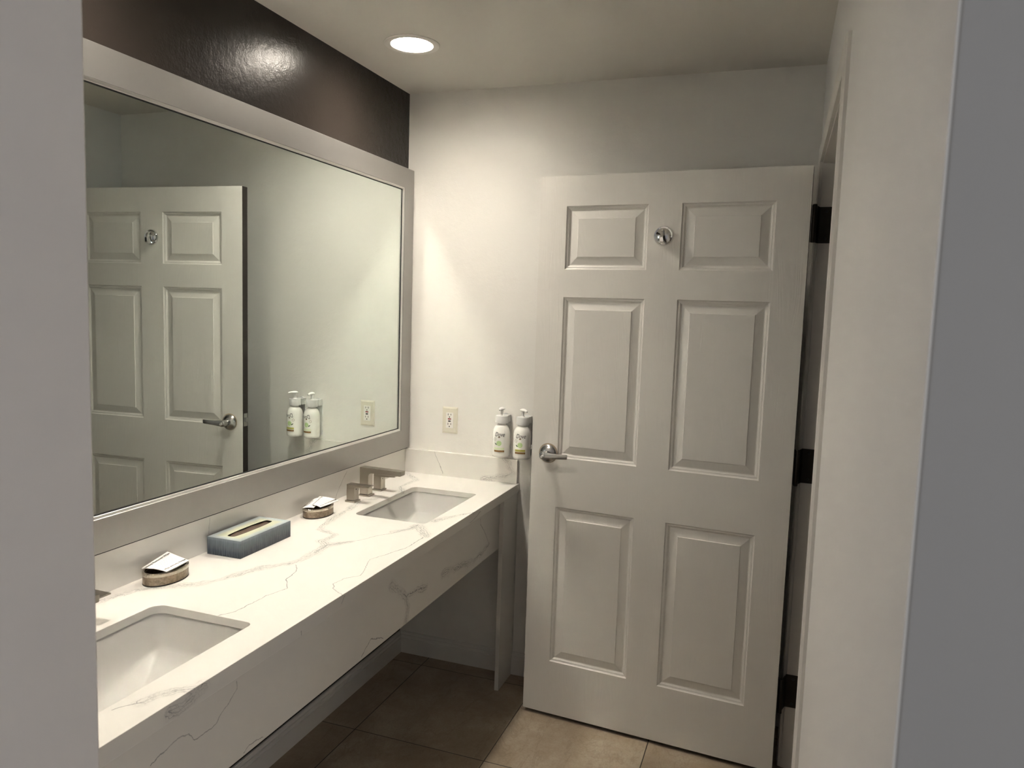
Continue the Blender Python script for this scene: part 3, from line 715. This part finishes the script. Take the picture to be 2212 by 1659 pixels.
def packet(corners, curl, label, lines=True):
    """a thin folded sachet: bilinear sheet through four world corners (l, t, r, b)"""
    l_, t_, r_, bo = [Vector(c_) for c_ in corners]
    c0 = (l_+t_+r_+bo)/4
    root = thing('wipe_packet', label, 'packet', tuple(c0)); 
    def P_(u_, v_, dz=0.0):   # u: left->top edge direction (long, away), v: across
        q = (l_*(1-u_)+t_*u_)*(1-v_) + (bo*(1-u_)+r_*u_)*v_
        return q + Vector((0, 0, curl(u_, v_)+dz)) - c0
    b = BM(); n1_, n2_ = 16, 12; T_ = {}; U_ = {}
    for i in range(n1_+1):
        for j in range(n2_+1):
            u_, v_ = i/n1_, j/n2_
            T_[i, j] = b.verts.new(P_(u_, v_)); U_[i, j] = b.verts.new(P_(u_, v_, -.0014-.001*math.sin(PI*u_)))
    for i in range(n1_):
        for j in range(n2_):
            b.faces.new((T_[i, j], T_[i+1, j], T_[i+1, j+1], T_[i, j+1])); b.faces.new((U_[i, j], U_[i, j+1], U_[i+1, j+1], U_[i+1, j]))
    for i in range(n1_): 
        b.faces.new((T_[i, 0], U_[i, 0], U_[i+1, 0], T_[i+1, 0])); b.faces.new((T_[i, n2_], T_[i+1, n2_], U_[i+1, n2_], U_[i, n2_]))
    for j in range(n2_):
        b.faces.new((T_[0, j], T_[0, j+1], U_[0, j+1], U_[0, j])); b.faces.new((T_[n1_, j], U_[n1_, j], U_[n1_, j+1], T_[n1_, j+1]))
    sh = obj('sachet', b, 'paper', root, local=True, smooth=True)
    Lu = ((t_-l_).length+(r_-bo).length)/2; Lv = ((bo-l_).length+(r_-t_).length)/2
    def place(tbm, uc, vc, rot, mat):
        bmesh.ops.triangulate(tbm, faces=tbm.faces)
        for v in tbm.verts:
            x, y = (v.co.x, v.co.y) if not rot else (-v.co.x, -v.co.y)
            v.co = P_(min(1, max(0, uc + x/Lu)), min(1, max(0, vc - y/Lv)), .0004)
        return obj('print', tbm, mat, sh, local=True)
    if lines:
        place(text_mesh('Makeup Remover Wipe', .0100, 0, True), .45, .13, False, 'ink')
        place(text_mesh('Makeup Remover Wipe', .0088, 0, True), .52, .86, True, 'ink')
    else:
        place(text_mesh('Remover Wipe', .0100, 0, True), .45, .13, False, 'ink')
        place(text_mesh('Makeup Remover Wipe', .0085, 0, True), .52, .86, True, 'ink')
    b = BM(); k_ = 0
    for rw in range(5):
        x = -.030 + .006*(rw % 2)
        while x < .028:
            w_ = .004+.006*random.random(); y = .012-.006*rw
            b.faces.new([b.verts.new(q) for q in ((x, y, 0), (x+w_, y, 0), (x+w_, y+.0012, 0), (x, y+.0012, 0))]); x += w_+.0022
    place(b, .5, .5, False, 'ink_grey')
    return root
tin((.0775, -1.4530, ZC), 'tarnished oval metal soap dish left of the tissue box, a paper packet lying in it', 0.0)
tin((.0780, -.7680, ZC), 'shiny oval metal soap dish between the tissue box and the far faucet', 0.0)
packet([(.044, -1.4990, .8722), (.028, -1.3960, .8830), (.107, -1.4030, .8722), (.1140, -1.4880, .8700)], lambda u_, v_: .004*math.sin(PI*v_)*(1-u_)*.9 - .0015*math.sin(PI*u_)*0,
       'white printed wipe packet lying on the soap dish left of the tissue box')
pk = packet([(.060, -.8330, .8700), (.038, -.7330, .8760), (.0650, -.7190, .8800), (.0950, -.8200, .8716)], lambda u_, v_: .0018*math.sin(PI*v_)+.001,
       'lower white wipe packet in the soap dish near the far faucet', False)
pk = packet([(.0760, -.8060, .8775), (.0480, -.7160, .8830), (.1290, -.7180, .8790), (.1130, -.8080, .8735)], lambda u_, v_: .0025*math.sin(PI*v_),
       'upper white wipe packet overhanging the soap dish near the far faucet', True)

# ------------------------------------------------------------------ recessed ceiling lights
def downlight(x, y, label):
    r = thing('ceiling_light', label, 'ceiling light', (x, y, H))
    b = BM(); lathe(b, [(.0955, -.0002), (.0955, -.0022), (.093, -.0042), (.078, -.0050), (.0725, -.0035), (.0712, .0), (.0745, .0005)], (0, 0, 0), 'z', 56, False, False)
    obj('trim_ring', b, 'trim', r, local=True, smooth=True)
    b = BM(); lathe(b, [(.0715, .0), (.0690, .022), (.0600, .030)], (0, 0, 0), 'z', 48, False, False)
    obj('reflector', b, 'outlet_white', r, local=True, smooth=True)
    b = BM(); lathe(b, [(.0600, .030), (.0575, .022), (.045, .014), (.025, .010), (.002, .009)], (0, 0, 0), 'z', 48, False, True)
    obj('lens', b, 'glow', r, local=True, smooth=True)
    b = BM(); lathe(b, [(.0765, .0005), (.0765, .055), (.0, .055)], (0, 0, 0), 'z', 32, False, False); obj('housing', b, 'black', r, local=True)
    return r
downlight(.29, -.545, 'lit round recessed ceiling light near the back wall')
downlight(.29, -1.745, 'lit round recessed ceiling light above the foreground sink, outside the frame')

# ------------------------------------------------------------------ added fill light outside the unseen hall window
ld = bpy.data.lights.new('hall_fill_light', 'AREA'); ld.shape = 'RECTANGLE'; ld.size = 1.2; ld.size_y = 1.2; ld.energy = 27; ld.color = (.96, .975, 1.0)
lo = bpy.data.objects.new('hall_fill_light', ld); COL.objects.link(lo); lo.location = (3.4, -4.15, 1.55); lo.rotation_euler = (0, PI/2, 0)
wd = bpy.data.worlds.new('sky'); S.world = wd; wd.use_nodes = True
bg = wd.node_tree.nodes['Background']; bg.inputs[0].default_value = (.62, .70, .85, 1); bg.inputs[1].default_value = .3

# ------------------------------------------------------------------ camera
yaw, pitch, roll = .3395, .0983, .0325
cy_, sy_ = math.cos(yaw), math.sin(yaw)
f_ = Vector((-sy_*math.cos(pitch), cy_*math.cos(pitch), -math.sin(pitch))); r_ = Vector((cy_, sy_, 0)); u_ = r_.cross(f_)
r2 = r_*math.cos(roll)+u_*math.sin(roll); u2 = u_*math.cos(roll)-r_*math.sin(roll)
cam = bpy.data.cameras.new('camera'); co = bpy.data.objects.new('camera', cam); COL.objects.link(co)
m_ = Matrix((( r2.x, u2.x, -f_.x, 1.5406), (r2.y, u2.y, -f_.y, -2.9429), (r2.z, u2.z, -f_.z, 1.5591), (0, 0, 0, 1)))
co.matrix_world = m_
cam.sensor_width = 36.0; cam.lens = 1622.22/2212*36; cam.clip_start = .02
cam.dof.use_dof = True; cam.dof.focus_distance = 2.35; cam.dof.aperture_fstop = 8.5
S.camera = co
S.view_settings.view_transform = 'Standard'; S.view_settings.look = 'None'; S.view_settings.gamma = 1.0; S.view_settings.use_curve_mapping = False
S.view_settings.exposure = 0.0
S.cycles.sample_clamp_indirect = 0.0; S.cycles.caustics_reflective = True; S.cycles.blur_glossy = 0.0; S.cycles.max_bounces = 7; S.cycles.adaptive_threshold = .03
